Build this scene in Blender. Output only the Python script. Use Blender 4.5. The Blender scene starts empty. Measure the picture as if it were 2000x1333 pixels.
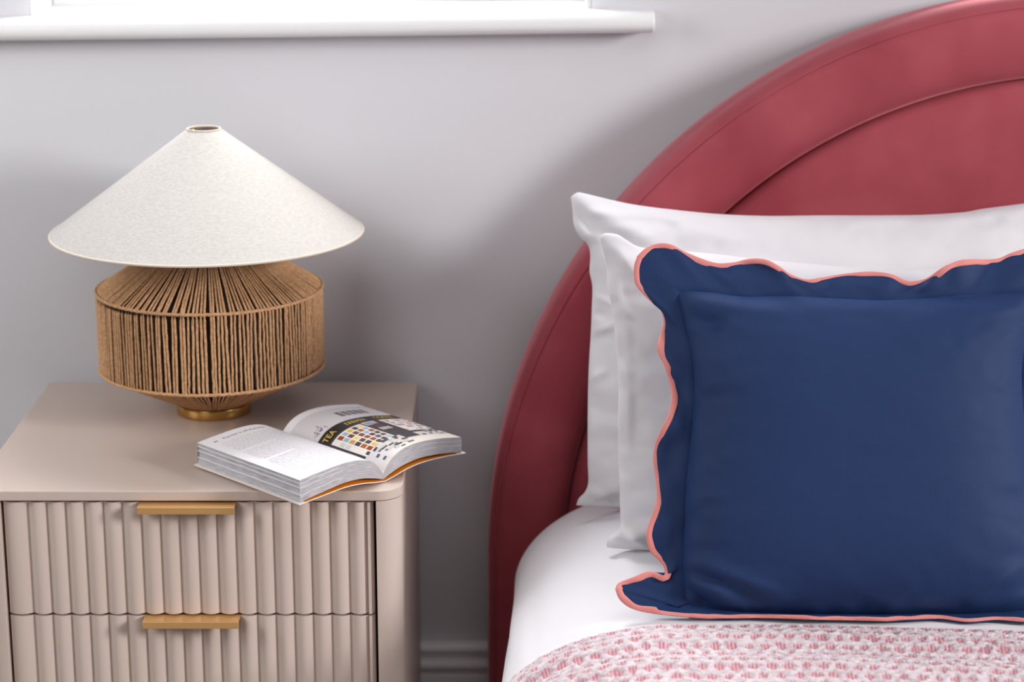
import bpy, bmesh, math, random
import numpy as np
from mathutils import Vector

random.seed(7)
rng = np.random.default_rng(11)
scene = bpy.context.scene
col = scene.collection

# ------------------------------------------------------------------ camera, world, lights, exposure
cam_d = bpy.data.cameras.new('camera')
cam = bpy.data.objects.new('camera', cam_d)
col.objects.link(cam)
cam.location = (0.0, -2.8604, 1.385)
cam.rotation_euler = (math.radians(90 - 15.166), 0, 0)
cam_d.sensor_width = 36.0
cam_d.lens = 76.5
cam_d.clip_start = 0.05
cam_d.dof.use_dof = True
cam_d.dof.focus_distance = 2.47
cam_d.dof.aperture_fstop = 4.0
scene.camera = cam

world = bpy.data.worlds.new('room_daylight')
scene.world = world
world.use_nodes = True
bg = world.node_tree.nodes['Background']
bg.inputs['Color'].default_value = (0.93, 0.96, 1.0, 1)
bg.inputs['Strength'].default_value = 0.03


def area_light(name, loc, target, sx, sy, power, colour):
    d = bpy.data.lights.new(name, 'AREA')
    d.shape = 'RECTANGLE'
    d.size, d.size_y = sx, sy
    d.energy = power
    d.color = colour
    o = bpy.data.objects.new(name, d)
    col.objects.link(o)
    o.location = loc
    o.rotation_euler = (Vector(target) - Vector(loc)).to_track_quat('-Z', 'Y').to_euler()
    return o


# daylight from the room's side windows and from the window above the bedside table, plus added fill lamps and an overhead panel standing in for ceiling bounce
area_light('daylight_east_window', (4.60, -2.70, 2.30), (0.3, -0.25, 0.75), 0.9, 1.1, 215, (1.0, 0.985, 0.985))
area_light('daylight_west_window', (-2.20, -1.30, 1.70), (-0.3, -0.30, 0.75), 0.9, 1.0, 20, (0.98, 0.99, 1.0))
area_light('added_fill_near_west', (-1.20, -0.50, 1.20), (-0.6, -0.05, 0.95), 0.4, 0.6, 0.9, (0.93, 0.97, 1.0))  # added fill that lifts the upper left wall, not a window
area_light('added_fill_front', (-1.50, -3.00, 1.80), (-0.3, -0.30, 0.75), 1.2, 1.2, 13, (1.0, 0.98, 0.96))  # added broad fill from the front left, no window known there
area_light('daylight_back_window', (-0.264, 0.75, 2.05), (-0.264, -0.9, 0.7), 1.1, 1.5, 100, (0.98, 0.98, 1.0))
area_light('daylight_sky_behind_window', (-0.2, 1.75, 4.0), (-0.2, -0.5, 0.6), 2.2, 1.6, 24, (0.98, 0.98, 1.0))
area_light('ceiling_bounce', (0.2, -1.6, 2.45), (0.2, -1.6, 0.0), 2.0, 1.6, 13, (1.0, 0.98, 0.98))

vs = scene.view_settings
vs.view_transform = 'Standard'
vs.look = 'None'
vs.gamma = 1.0
vs.use_curve_mapping = False
vs.exposure = 0.06


# ------------------------------------------------------------------ helpers
def lin(r, g, b):
    f = lambda c: c / 12.92 if c <= 0.04045 else ((c + 0.055) / 1.055) ** 2.4
    return (f(r / 255), f(g / 255), f(b / 255), 1.0)


def material(name, colour, rough=0.6, metal=0.0, sheen=0.0, sheen_tint=None, spec=0.5, coat=0.0,
             var=None, var_scale=8.0, var_stretch=(1, 1, 1), bump=None, attr=None, coord='Object', trans=0.0,
             sheen_rough=0.4):
    """var = second colour mixed in by noise; bump = (scale, strength, distance, stretch)"""
    m = bpy.data.materials.new(name)
    m.use_nodes = True
    nt = m.node_tree
    b = nt.nodes['Principled BSDF']
    b.inputs['Base Color'].default_value = colour
    b.inputs['Roughness'].default_value = rough
    b.inputs['Metallic'].default_value = metal
    b.inputs['Specular IOR Level'].default_value = spec
    b.inputs['Sheen Weight'].default_value = sheen
    b.inputs['Sheen Roughness'].default_value = sheen_rough
    b.inputs['Coat Weight'].default_value = coat
    if sheen_tint:
        b.inputs['Sheen Tint'].default_value = sheen_tint
    tc = nt.nodes.new('ShaderNodeTexCoord')
    src = None
    if attr:
        a = nt.nodes.new('ShaderNodeAttribute')
        a.attribute_name = attr
        src = a.outputs['Color']
    if var:
        mp = nt.nodes.new('ShaderNodeMapping')
        mp.inputs['Scale'].default_value = var_stretch
        nt.links.new(tc.outputs[coord], mp.inputs['Vector'])
        n = nt.nodes.new('ShaderNodeTexNoise')
        n.inputs['Scale'].default_value = var_scale
        n.inputs['Detail'].default_value = 5
        nt.links.new(mp.outputs[0], n.inputs['Vector'])
        r = nt.nodes.new('ShaderNodeMapRange')
        r.inputs[1].default_value = 0.35
        r.inputs[2].default_value = 0.65
        nt.links.new(n.outputs['Fac'], r.inputs[0])
        mx = nt.nodes.new('ShaderNodeMix')
        mx.data_type = 'RGBA'
        mx.inputs['A'].default_value = colour
        mx.inputs['B'].default_value = var
        nt.links.new(r.outputs[0], mx.inputs['Factor'])
        if src:
            mm = nt.nodes.new('ShaderNodeMix')
            mm.data_type = 'RGBA'
            mm.blend_type = 'MULTIPLY'
            mm.inputs['Factor'].default_value = 1
            nt.links.new(src, mm.inputs['A'])
            nt.links.new(mx.outputs['Result'], mm.inputs['B'])
            src = mm.outputs['Result']
        else:
            src = mx.outputs['Result']
    if src:
        nt.links.new(src, b.inputs['Base Color'])
    if bump:
        mp = nt.nodes.new('ShaderNodeMapping')
        mp.inputs['Scale'].default_value = bump[3]
        nt.links.new(tc.outputs[coord], mp.inputs['Vector'])
        n = nt.nodes.new('ShaderNodeTexNoise')
        n.inputs['Scale'].default_value = bump[0]
        n.inputs['Detail'].default_value = 3
        nt.links.new(mp.outputs[0], n.inputs['Vector'])
        bp = nt.nodes.new('ShaderNodeBump')
        bp.inputs['Strength'].default_value = bump[1]
        bp.inputs['Distance'].default_value = bump[2]
        nt.links.new(n.outputs['Fac'], bp.inputs['Height'])
        nt.links.new(bp.outputs[0], b.inputs['Normal'])
    return m


def weave(m, freq, strength, dist):
    """adds a fine woven thread relief (two crossed wave textures) to a material"""
    nt = m.node_tree
    b = nt.nodes['Principled BSDF']
    tc = nt.nodes.new('ShaderNodeTexCoord')
    waves = []
    for ax in ('X', 'Z'):
        w = nt.nodes.new('ShaderNodeTexWave')
        w.bands_direction = ax
        w.inputs['Scale'].default_value = freq
        w.inputs['Distortion'].default_value = 1.5
        w.inputs['Detail'].default_value = 2
        nt.links.new(tc.outputs['Object'], w.inputs['Vector'])
        waves.append(w)
    mth = nt.nodes.new('ShaderNodeMath')
    mth.operation = 'ADD'
    nt.links.new(waves[0].outputs['Fac'], mth.inputs[0])
    nt.links.new(waves[1].outputs['Fac'], mth.inputs[1])
    bp = nt.nodes.new('ShaderNodeBump')
    bp.inputs['Strength'].default_value = strength
    bp.inputs['Distance'].default_value = dist
    nt.links.new(mth.outputs[0], bp.inputs['Height'])
    nt.links.new(bp.outputs[0], b.inputs['Normal'])
    return m


M = {}
M['wall'] = material('wall_paint', lin(212, 210, 215), 0.75, bump=(220, 0.05, 0.002, (1, 1, 1)))
M['white_paint'] = material('white_gloss_paint', lin(240, 239, 240), 0.35)
M['skirting'] = material('skirting_paint', lin(244, 241, 243), 0.4)
M['floor'] = material('carpet', lin(150, 140, 132), 0.95, var=lin(128, 120, 114), var_scale=60, bump=(300, 0.6, 0.004, (1, 1, 1)))
M['greige'] = material('greige_lacquer', lin(205, 187, 176), 0.36, spec=0.45)
M['gap'] = material('gap_shade_dark', lin(40, 35, 32), 0.9)  # near-black tone that paints the shade between drawers and side panels
M['brass_pull'] = material('satin_gold_metal', lin(224, 176, 116), 0.36, metal=0.5)
M['brass'] = material('polished_brass', lin(206, 162, 92), 0.22, metal=0.9)
M['jute'] = material('jute_cord', lin(220, 174, 130), 0.9, var=lin(190, 143, 101), var_scale=260,
                     bump=(900, 0.6, 0.001, (1, 1, 3)))
M['core'] = material('dark_frame', lin(48, 34, 26), 0.95)
M['shade'] = material('linen_shade', lin(197, 193, 188), 0.9, var=lin(188, 183, 178), var_scale=170,
                      var_stretch=(1, 1, 2.5), bump=(320, 0.35, 0.0012, (1, 1, 3)))
M['shade_in'] = material('shade_lining', lin(200, 190, 178), 0.9)
M['trim'] = material('shade_trim', lin(214, 200, 184), 0.9)
M['velvet'] = material('rose_velvet', lin(150, 62, 72), 0.85, sheen=1.0, sheen_tint=lin(236, 156, 164), spec=0.15,
                       var=lin(172, 82, 92), var_scale=6.0, bump=(60, 0.12, 0.002, (1, 1, 1)), sheen_rough=0.35)
M['seam'] = material('velvet_seam', lin(120, 46, 54), 0.95)
M['cotton'] = material('white_cotton', lin(219, 216, 220), 0.75, sheen=0.15, spec=0.3, bump=(30, 0.10, 0.004, (1, 1, 1)))
M['sheet'] = material('white_sheet', lin(238, 236, 240), 0.75, sheen=0.15, spec=0.3, bump=(18, 0.12, 0.004, (1, 0.4, 1)))
M['navy'] = weave(material('navy_linen', lin(30, 51, 93), 0.6, sheen=0.3, sheen_tint=lin(80, 130, 205), spec=0.22), 240, 0.22, 0.0005)
M['binding'] = weave(material('pink_binding', lin(226, 141, 135), 0.7, sheen=0.2, spec=0.3), 300, 0.3, 0.0004)
M['throw'] = material('pink_white_knit', (1, 1, 1, 1), 0.95, sheen=0.2, spec=0.1, attr='Col')
M['page'] = material('page_paper', lin(236, 233, 236), 0.55)
M['print'] = material('page_print', (1, 1, 1, 1), 0.4, attr='Col')
M['orange'] = material('orange_cover', lin(226, 138, 22), 0.45)
M['cover_edge'] = material('cover_card', lin(238, 228, 222), 0.6)
M['glass'] = bpy.data.materials.new('window_glass')
M['glass'].use_nodes = True
_nt = M['glass'].node_tree
_nt.nodes.clear()
_o = _nt.nodes.new('ShaderNodeOutputMaterial')
_mx = _nt.nodes.new('ShaderNodeMixShader')
_mx.inputs[0].default_value = 0.08
_t = _nt.nodes.new('ShaderNodeBsdfTransparent')
_g = _nt.nodes.new('ShaderNodeBsdfGlossy')
_g.inputs['Roughness'].default_value = 0.02
_nt.links.new(_t.outputs[0], _mx.inputs[1])
_nt.links.new(_g.outputs[0], _mx.inputs[2])
_nt.links.new(_mx.outputs[0], _o.inputs['Surface'])
# striped fore-edge paper: fine sheet lines along the stacked pages (UV v runs through the stack)
M['page_edge'] = material('page_edges', lin(214, 211, 214), 0.7, var=lin(158, 155, 160), var_scale=3.0,
                          var_stretch=(1.2, 16, 1), coord='UV', bump=(3.0, 0.5, 0.001, (1.0, 26, 1)))


def thing(name, loc, label=None, cat=None, kind=None):
    o = bpy.data.objects.new(name, None)
    o.empty_display_size = 0.05
    col.objects.link(o)
    o.location = loc
    tag(o, label, cat, kind)
    return o


def tag(o, label=None, cat=None, kind=None, group=None):
    if label: o['label'] = label
    if cat: o['category'] = cat
    if kind: o['kind'] = kind
    if group: o['group'] = group
    return o


def world_loc(o):
    p = Vector(o.location)
    while o.parent:
        o = o.parent
        p += Vector(o.location)
    return p


def mesh(name, verts, faces, mat, parent=None, origin=None, smooth=False, auto=None, mat_idx=None, cols=None):
    """links ONE mesh object; verts are world coordinates"""
    v = np.asarray(verts, float)
    base = world_loc(parent) if parent else Vector(origin if origin is not None else (0, 0, 0))
    v = v - np.array(base)
    me = bpy.data.meshes.new(name)
    if isinstance(faces, np.ndarray):
        me.vertices.add(len(v))
        me.vertices.foreach_set('co', v.ravel())
        nf, k = faces.shape
        me.loops.add(nf * k)
        me.loops.foreach_set('vertex_index', faces.astype(np.int32).ravel())
        me.polygons.add(nf)
        me.polygons.foreach_set('loop_start', np.arange(0, nf * k, k, dtype=np.int32))
        me.polygons.foreach_set('loop_total', np.full(nf, k, dtype=np.int32))
        me.update(calc_edges=True)
    else:
        me.from_pydata([tuple(p) for p in v], [], faces)
        me.update()
    me.validate()
    for mm in (mat if isinstance(mat, (list, tuple)) else [mat]):
        me.materials.append(mm)
    if mat_idx is not None:
        me.polygons.foreach_set('material_index', np.asarray(mat_idx, dtype=np.int32))
    if smooth or auto:
        me.polygons.foreach_set('use_smooth', np.ones(len(me.polygons), dtype=bool))
    if auto:
        me.set_sharp_from_angle(angle=math.radians(auto))
    if cols is not None:
        a = me.color_attributes.new('Col', 'FLOAT_COLOR', 'POINT')
        c = np.ones((len(v), 4))
        c[:, :3] = cols
        a.data.foreach_set('color', c.ravel())
    o = bpy.data.objects.new(name, me)
    col.objects.link(o)
    if parent:
        o.parent = parent
    else:
        o.location = base
    return o


def fix_normals(o):
    bm = bmesh.new()
    bm.from_mesh(o.data)
    bmesh.ops.recalc_face_normals(bm, faces=bm.faces)
    bm.to_mesh(o.data)
    bm.free()
    return o


def box(x0, x1, y0, y1, z0, z1):
    v = [(x0, y0, z0), (x1, y0, z0), (x1, y1, z0), (x0, y1, z0), (x0, y0, z1), (x1, y0, z1), (x1, y1, z1), (x0, y1, z1)]
    f = [(0, 3, 2, 1), (4, 5, 6, 7), (0, 1, 5, 4), (1, 2, 6, 5), (2, 3, 7, 6), (3, 0, 4, 7)]
    return v, f


def boxes(lst):
    V, Fc = [], []
    for b in lst:
        v, f = box(*b)
        n = len(V)
        V += v
        Fc += [tuple(i + n for i in q) for q in f]
    return V, Fc


def bevel(o, w, seg=3, ang=40):
    m = o.modifiers.new('bevel', 'BEVEL')
    m.width = w
    m.segments = seg
    m.limit_method = 'ANGLE'
    m.angle_limit = math.radians(ang)
    o.data.polygons.foreach_set('use_smooth', np.ones(len(o.data.polygons), dtype=bool))
    n = o.modifiers.new('wn', 'WEIGHTED_NORMAL')
    n.keep_sharp = False
    return o


def grid_faces(n, m, off=0, close_u=False, close_v=False, flip=False):
    """n rows, m columns"""
    i = np.arange(n if close_u else n - 1)
    j = np.arange(m if close_v else m - 1)
    I, J = np.meshgrid(i, j, indexing='ij')
    I2, J2 = (I + 1) % n, (J + 1) % m
    q = np.stack([I * m + J, I * m + J2, I2 * m + J2, I2 * m + J], -1).reshape(-1, 4) + off
    return q[:, ::-1].copy() if flip else q


def extrude(outline, z0, z1, to3):
    """closed 2D outline -> prism; to3(a, b, h) gives the world point"""
    n = len(outline)
    V = [to3(a, b, z0) for a, b in outline] + [to3(a, b, z1) for a, b in outline]
    Fc = [(i, (i + 1) % n, n + (i + 1) % n, n + i) for i in range(n)]
    Fc += [tuple(range(n))[::-1], tuple(range(n, 2 * n))]
    return V, Fc


def lathe(prof, cx, cy, n=96):
    a = np.linspace(0, 2 * math.pi, n, endpoint=False)
    V = np.array([[(cx + r * math.cos(t), cy + r * math.sin(t), z) for t in a] for r, z in prof]).reshape(-1, 3)
    return V, grid_faces(len(prof), n, close_v=True)


def spline(pts, n, closed=False):
    """Catmull-Rom through pts, resampled evenly by arc length to n points"""
    p = np.asarray(pts, float)
    d = p.shape[1]
    if closed:
        e = np.vstack([p[-1], p, p[0], p[1]])
    else:
        e = np.vstack([2 * p[0] - p[1], p, 2 * p[-1] - p[-2]])
    out = []
    for i in range(1, len(e) - 2):
        t = np.linspace(0, 1, 12, endpoint=False)[:, None]
        a, b, c, f = e[i - 1], e[i], e[i + 1], e[i + 2]
        out.append(0.5 * ((2 * b) + (-a + c) * t + (2 * a - 5 * b + 4 * c - f) * t ** 2 + (-a + 3 * b - 3 * c + f) * t ** 3))
    out.append(e[-2][None])
    q = np.vstack(out)
    s = np.r_[0, np.cumsum(np.linalg.norm(np.diff(q, axis=0), axis=1))]
    u = np.linspace(0, s[-1], n, endpoint=not closed)
    return np.stack([np.interp(u, s, q[:, k]) for k in range(d)], 1)


def vnoise(x, y, seed=0):
    """smooth value noise, vectorised"""
    xi, yi = np.floor(x).astype(np.int64), np.floor(y).astype(np.int64)
    xf, yf = x - xi, y - yi
    u, v = xf * xf * (3 - 2 * xf), yf * yf * (3 - 2 * yf)

    def h(a, b):
        k = (a * 374761393 + b * 668265263 + seed * 974711) & 0x7fffffff
        k = ((k ^ (k >> 13)) * 1274126177) & 0x7fffffff
        return ((k ^ (k >> 16)) & 0xffff) / 65535.0 * 2 - 1
    return (h(xi, yi) * (1 - u) + h(xi + 1, yi) * u) * (1 - v) + (h(xi, yi + 1) * (1 - u) + h(xi + 1, yi + 1) * u) * v


def tube(path, r, k=8, closed=False):
    """round tube of radius r (number or array) along a 3D path"""
    p = np.asarray(path, float)
    n = len(p)
    t = np.gradient(p, axis=0) if not closed else np.roll(p, -1, 0) - np.roll(p, 1, 0)
    t /= np.linalg.norm(t, axis=1)[:, None]
    ref = np.array([0.31, 0.21, 0.93])
    a = np.cross(t, ref)
    a /= np.linalg.norm(a, axis=1)[:, None]
    b = np.cross(t, a)
    an = np.linspace(0, 2 * math.pi, k, endpoint=False)
    rr = np.broadcast_to(np.asarray(r, float), (n,))[:, None, None]
    V = p[:, None, :] + rr * (np.cos(an)[None, :, None] * a[:, None, :] + np.sin(an)[None, :, None] * b[:, None, :])
    return V.reshape(-1, 3), grid_faces(n, k, close_u=closed, close_v=True)


def join(parts):
    V, Fc, off = [], [], 0
    for v, f in parts:
        V.append(np.asarray(v, float))
        Fc.append(np.asarray(f) + off)
        off += len(v)
    return np.vstack(V), np.vstack(Fc)


# ------------------------------------------------------------------ the room
WX0, WX1 = -2.2, 3.2
OX0, OX1, OZ0, OZ1 = -0.632, 0.104, 1.030, 2.20      # window opening
v, f = boxes([(WX0, OX0, 0, 0.24, 0, 3.0), (OX1, WX1, 0, 0.24, 0, 3.0),
              (OX0, OX1, 0, 0.24, 0, OZ0), (OX0, OX1, 0, 0.24, OZ1, 3.0)])
tag(mesh('wall_back', v, f, M['wall']), 'smooth pale grey painted wall behind the bed', kind='structure')
v, f = box(WX0, WX1, -4.2, 0.24, -0.06, 0.0)
tag(mesh('floor', v, f, M['floor']), 'greyish carpeted floor under the bed', kind='structure')

prof = [(0.170, 0.0), (0.170, -0.0150), (0.1665, -0.0180), (0.1610, -0.0185), (0.1570, -0.0160), (0.1555, -0.0105),
        (0.1500, -0.0095), (0.1475, -0.0105), (0.1470, -0.0190), (0.1430, -0.0215), (0.1370, -0.0215), (0.1330, -0.0190),
        (0.1315, -0.0150), (0.1240, -0.0145), (0.1235, -0.0165), (0.0, -0.0165), (0.0, 0.0)]
V = [(WX0, y, z) for z, y in prof] + [(WX1, y, z) for z, y in prof]
n = len(prof)
f = [(i, (i + 1) % n, n + (i + 1) % n, n + i) for i in range(n)] + [tuple(range(n)), tuple(range(n, 2 * n))[::-1]]
tag(fix_normals(mesh('baseboard_back', V, f, M['skirting'], auto=50)), 'moulded white skirting board along the grey wall', kind='structure')

win = tag(thing('window_1', (-0.264, 0.0, 1.03)), 'white window with a projecting white sill above the bedside table', kind='structure')
# sill: projecting nosed board with horns past the opening; sits a touch out of level
SX0, SX1 = -0.74, 0.1845
sp = [(0.150, 1.020), (-0.030, 1.020), (-0.038, 1.0225), (-0.0435, 1.028), (-0.045, 1.035), (-0.0435, 1.0415),
      (-0.038, 1.0465), (-0.030, 1.0485), (0.150, 1.0485)]
tilt = lambda x: (x + 0.24) * 0.0125 + 0.0075
# sill board: front nosing across full width, inner tongue only inside the opening
nose = [(y, z) for y, z in sp if y < 0] + []
prof = [(0.0, 1.020)] + nose + [(0.0, 1.0485)]
n = len(prof)
V = [(SX0, y, z + tilt(SX0)) for y, z in prof] + [(SX1, y, z + tilt(SX1)) for y, z in prof]
f = [(i, (i + 1) % n, n + (i + 1) % n, n + i) for i in range(n)] + [tuple(range(n)), tuple(range(n, 2 * n))[::-1]]
off = len(V)
for x in (OX0 + 0.001, OX1 - 0.001):
    V += [(x, -0.002, 1.0305), (x, 0.16, 1.0305), (x, 0.16, 1.0485 + tilt(x)), (x, -0.002, 1.0485 + tilt(x))]
f += [tuple(off + i for i in q) for q in [(0, 1, 2, 3), (7, 6, 5, 4), (0, 4, 5, 1), (1, 5, 6, 2), (2, 6, 7, 3), (3, 7, 4, 0)]]
s = fix_normals(mesh('window_sill', V, f, M['white_paint'], win))
bevel(s, 0.003, 2)
# white lined reveals
for x0, x1 in ((OX0 + 0.0005, OX0 + 0.006), (OX1 - 0.006, OX1 - 0.0005)):
    v, f = box(x0, x1, 0.004, 0.16, 1.046, OZ1)
    mesh('reveal_lining', v, f, M['white_paint'], win)
v, f = boxes([(OX0 + 0.006, OX1 - 0.006, 0.118, 0.160, 1.046, 1.125), (OX0 + 0.006, OX1 - 0.006, 0.118, 0.160, OZ1 - 0.06, OZ1),
              (OX0 + 0.006, OX0 + 0.060, 0.118, 0.160, 1.125, OZ1 - 0.06), (OX1 - 0.060, OX1 - 0.006, 0.118, 0.160, 1.125, OZ1 - 0.06)])
bevel(mesh('window_frame', v, f, M['white_paint'], win), 0.003, 2)
v, f = box(OX0 + 0.060, OX1 - 0.060, 0.136, 0.140, 1.125, OZ1 - 0.06)
mesh('pane', v, f, M['glass'], win)

# ------------------------------------------------------------------ bed
BZ = 0.458
HX, HZ, HR = 0.7225, 0.3348, 0.7552
bed = thing('bed', (HX, -0.5, 0.0), 'bed with tall arched rose velvet headboard against the grey wall', 'bed')


def arch(d, ns=12, na=120):
    """outline of the arched headboard, inset by d: up the left side, over, down the right side"""
    r = HR - d
    L = [(HX - r, z) for z in np.linspace(0.02, HZ, ns, endpoint=False)]
    A = [(HX - r * math.cos(t), HZ + r * math.sin(t)) for t in np.linspace(0, math.pi, na)]
    R = [(HX + r, z) for z in np.linspace(HZ, 0.02, ns + 1)[1:]]
    return np.array(L + A + R)


def arch_surface(prof, puff=0.0):
    rows = []
    for d, y in prof:
        a = arch(d)
        yy = np.full(len(a), y)
        if puff:
            yy = yy + puff * vnoise(a[:, 0] * 9 + d * 10, a[:, 1] * 9, 3)
        rows.append(np.stack([a[:, 0], yy, a[:, 1]], 1))
    V = np.vstack(rows)
    return V, grid_faces(len(prof), len(rows[0]))


prof = [(0.070, -0.030), (0.004, -0.030), (0.0, -0.034), (0.0, -0.100), (0.0008, -0.107), (0.0028, -0.114), (0.0055, -0.1195), (0.0083, -0.1235),
        (0.0100, -0.1248), (0.0108, -0.1234), (0.0118, -0.1256), (0.018, -0.1285), (0.034, -0.1325), (0.048, -0.1350), (0.062, -0.1350), (0.076, -0.1330),
        (0.088, -0.1290), (0.096, -0.1230), (0.1005, -0.1140), (0.1025, -0.1020), (0.1025, -0.060)]
V, f = arch_surface(prof, 0.0008)
fix_normals(mesh('headboard_border', V, f, M['velvet'], bed, smooth=True))
prof = [(0.1015, -0.070), (0.1018, -0.098), (0.1035, -0.106), (0.107, -0.1115), (0.114, -0.1150), (0.128, -0.1180), (0.16, -0.1210), (0.20, -0.1225)]
prof += [(d, -0.1235) for d in np.linspace(0.24, 0.74, 14)]
V, f = arch_surface(prof, 0.0016)
fix_normals(mesh('headboard_panel', V, f, M['velvet'], bed, smooth=True))
# stitched seam that runs round the border
a = arch(0.0108)
V, f = tube(np.stack([a[:, 0], np.full(len(a), -0.1236), a[:, 1]], 1), 0.0007, 6)
tag(mesh('border_seam', V, f, M['seam'], bed, smooth=True), 'thin darker stitched seam')
v, f = box(0.06, 1.385, -1.95, -0.14, 0.03, 0.27)
bevel(mesh('bed_base', v, f, M['velvet'], bed), 0.03, 4)

# mattress with its white sheet: broad rounded edge, rounded corner at the headboard
EA, EH = 0.195, 0.112


def bed_edge(y):
    """x of the outermost left side at depth y"""
    x0 = np.interp(y, [-1.95, -0.80, -0.30, -0.13], [-0.035, -0.024, 0.002, 0.006])
    r = 0.105
    t = np.clip((np.asarray(y) + 0.13 + r - 0.006) / r, 0, 1)
    return x0 + r * (1 - np.sqrt(np.maximum(1 - t * t, 0)))


def bed_surface(u, y):
    """u = distance from the crown line inward (x = HX) measured over the surface towards the left side; returns x, z"""
    e = bed_edge(y)
    flat = HX - (e + EA)
    tt = np.linspace(0, math.pi / 2, 60)
    sx, sz = EA * np.sin(tt), EH * (1 - np.cos(tt))
    sl = np.r_[0, np.cumsum(np.hypot(np.diff(sx), np.diff(sz)))]
    w = u - flat
    ang = np.interp(np.clip(w, 0, sl[-1]), sl, tt)
    x = np.where(w <= 0, HX - u, e + EA - EA * np.sin(ang))
    z = np.where(w <= 0, BZ, BZ - EH * (1 - np.cos(ang)))
    over = np.maximum(w - sl[-1], 0)
    return x - over * 0.03, z - over


ys = np.r_[np.linspace(-0.1345, -0.26, 36), np.linspace(-0.265, -0.95, 90), np.linspace(-0.97, -1.95, 30)]
us = np.r_[np.linspace(0, 0.45, 36, endpoint=False), np.linspace(0.45, 1.10, 110)]
Y, U = np.meshgrid(ys, us, indexing='ij')
X, Z = bed_surface(U, Y)
back = np.clip((Y + 0.1345 + 0.06) / 0.06, 0, 1)
Z = Z - 0.022 * back ** 3
# soft creases: long ones along the side, faint ones across the top
side = np.clip((U - 0.52) / 0.2, 0, 1)
fold = side * (0.0036 * vnoise(U * 30 + 0.35 * np.sin(Y * 6), Y * 2.2, 5) + 0.0020 * vnoise(U * 75, Y * 3, 6))
crease = 0.0016 * vnoise(U * 6, Y * 22, 9) + 0.0012 * np.maximum(vnoise(U * 9 + Y * 5, Y * 30, 12), 0)
fold = fold * np.clip((-0.30 - Y) / 0.15, 0, 1) * np.clip((Y + 0.66) / 0.05, 0.25, 1)
X = X - fold * side
Z = Z + fold * 0.6 * (1 - 0.5 * side) + crease * np.clip((0.9 - U) / 0.3, 0, 1) * (1 - back)
V1 = np.stack([X, Y, Z], -1)
V2 = V1[:, ::-1].copy()
V2[..., 0] = 2 * HX - V2[..., 0]
Vb = np.concatenate([V2[:, :-1], V1], 1)
f = grid_faces(Vb.shape[0], Vb.shape[1])
mat_o = mesh('mattress', Vb.reshape(-1, 3), f, M['sheet'], origin=(HX, -1.0, 0.27), smooth=True)
fix_normals(mat_o)
tag(mat_o, 'mattress covered with a smooth white sheet in front of the headboard', 'mattress')

# ------------------------------------------------------------------ knitted throw
du = 0.00125
us = np.arange(-0.16, 0.96, du)
vs_ = np.arange(0, 0.40, du)
Vv, Uu = np.meshgrid(vs_, us, indexing='ij')
xx = HX - Uu
back_y = np.interp(xx, [-0.3, 0.10, 0.17, 0.28, 0.45, 0.56, 0.9], [-0.648, -0.648, -0.646, -0.642, -0.656, -0.664, -0.668])
back_y = back_y + 0.002 * vnoise(Uu * 18, Uu * 0, 2)
Yy = back_y - Vv
X, Z = bed_surface(np.abs(Uu), Yy)
X = np.where(Uu < 0, 2 * HX - X, X)
e = 0.002
Xa, Za = bed_surface(np.abs(Uu) + e, Yy)
Xa = np.where(Uu < 0, 2 * HX - Xa, Xa)
nx, nz = -(Za - Z) / e, (Xa - X) / e
sgn = np.where(nz < 0, -1, 1)
nrm = np.hypot(nx, nz)
nx, nz = np.abs(nx) / nrm * np.where(Uu < 0, 1, -1), np.abs(nz) / nrm
# low rolling folds that lie across the bed
ph = Vv / 0.062 + 0.55 * vnoise(Uu * 3.0, Vv * 3, 21) + 0.25 * Uu
folds = 0.0085 * (0.5 + 0.5 * np.sin(2 * math.pi * ph)) * np.clip(Vv / 0.02, 0, 1) * (0.65 + 0.5 * vnoise(Uu * 4, Vv * 5, 31))
# waffle knit: staggered hollows showing pink strands inside a raised white mesh
cw, ch = 0.0178, 0.0150
pu = Uu + 0.0016 * vnoise(Uu * 40, Vv * 40, 41)
pv = Vv + 0.0016 * vnoise(Uu * 38, Vv * 38, 43)
q = pv / ch
row = np.floor(q)
fq = q - row - 0.5
p = pu / cw + 0.5 * (row % 2) + 0.06 * vnoise(row * 1.7, Uu * 12, 47)
fp = p - np.floor(p) - 0.5
cell = np.floor(p) * 3.1 + row * 7.7
wob = 0.12 * vnoise(cell, cell * 0.37, 51)
d = (np.abs(fp) / (0.41 + wob)) ** 1.5 + (np.abs(fq) / (0.41 + wob * 0.6)) ** 1.5 + 0.55 * vnoise(Uu * 260, Vv * 260, 59)
pink = np.clip((1.02 - d) / 0.55, 0, 1)
strand = 0.5 + 0.5 * np.cos(2 * math.pi * fp * cw / 0.0037)
yarn = 0.5 + 0.5 * np.sin(2 * math.pi * (fq * 2.6 + fp * (1.2 * np.sign(fq))) + 3 * vnoise(Uu * 90, Vv * 90, 53))
hgt = (1 - pink) * (0.0022 + 0.0013 * yarn) + pink * (0.0004 + 0.0013 * strand)
hgt += 0.0009 * vnoise(Uu * 420, Vv * 420, 57)
edge = np.clip(Vv / 0.006, 0, 1)
h = 0.0040 + folds + hgt * (0.35 + 0.65 * edge)
V = np.stack([X + nx * h, Yy, Z + nz * h], -1).reshape(-1, 3)
cw_ = np.array(lin(230, 220, 223)[:3])
cg_ = np.array(lin(194, 174, 181)[:3])
cp_ = np.array(lin(192, 100, 116)[:3])
cd_ = np.array(lin(226, 194, 200)[:3])
mixw = np.clip(0.62 + 0.5 * vnoise(Uu * 190, Vv * 260, 61) + 0.35 * (yarn - 0.5), 0, 1)[..., None]
white = cw_ * mixw + cg_ * (1 - mixw)
pk = cp_ * strand[..., None] + cd_ * (1 - strand[..., None])
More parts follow.
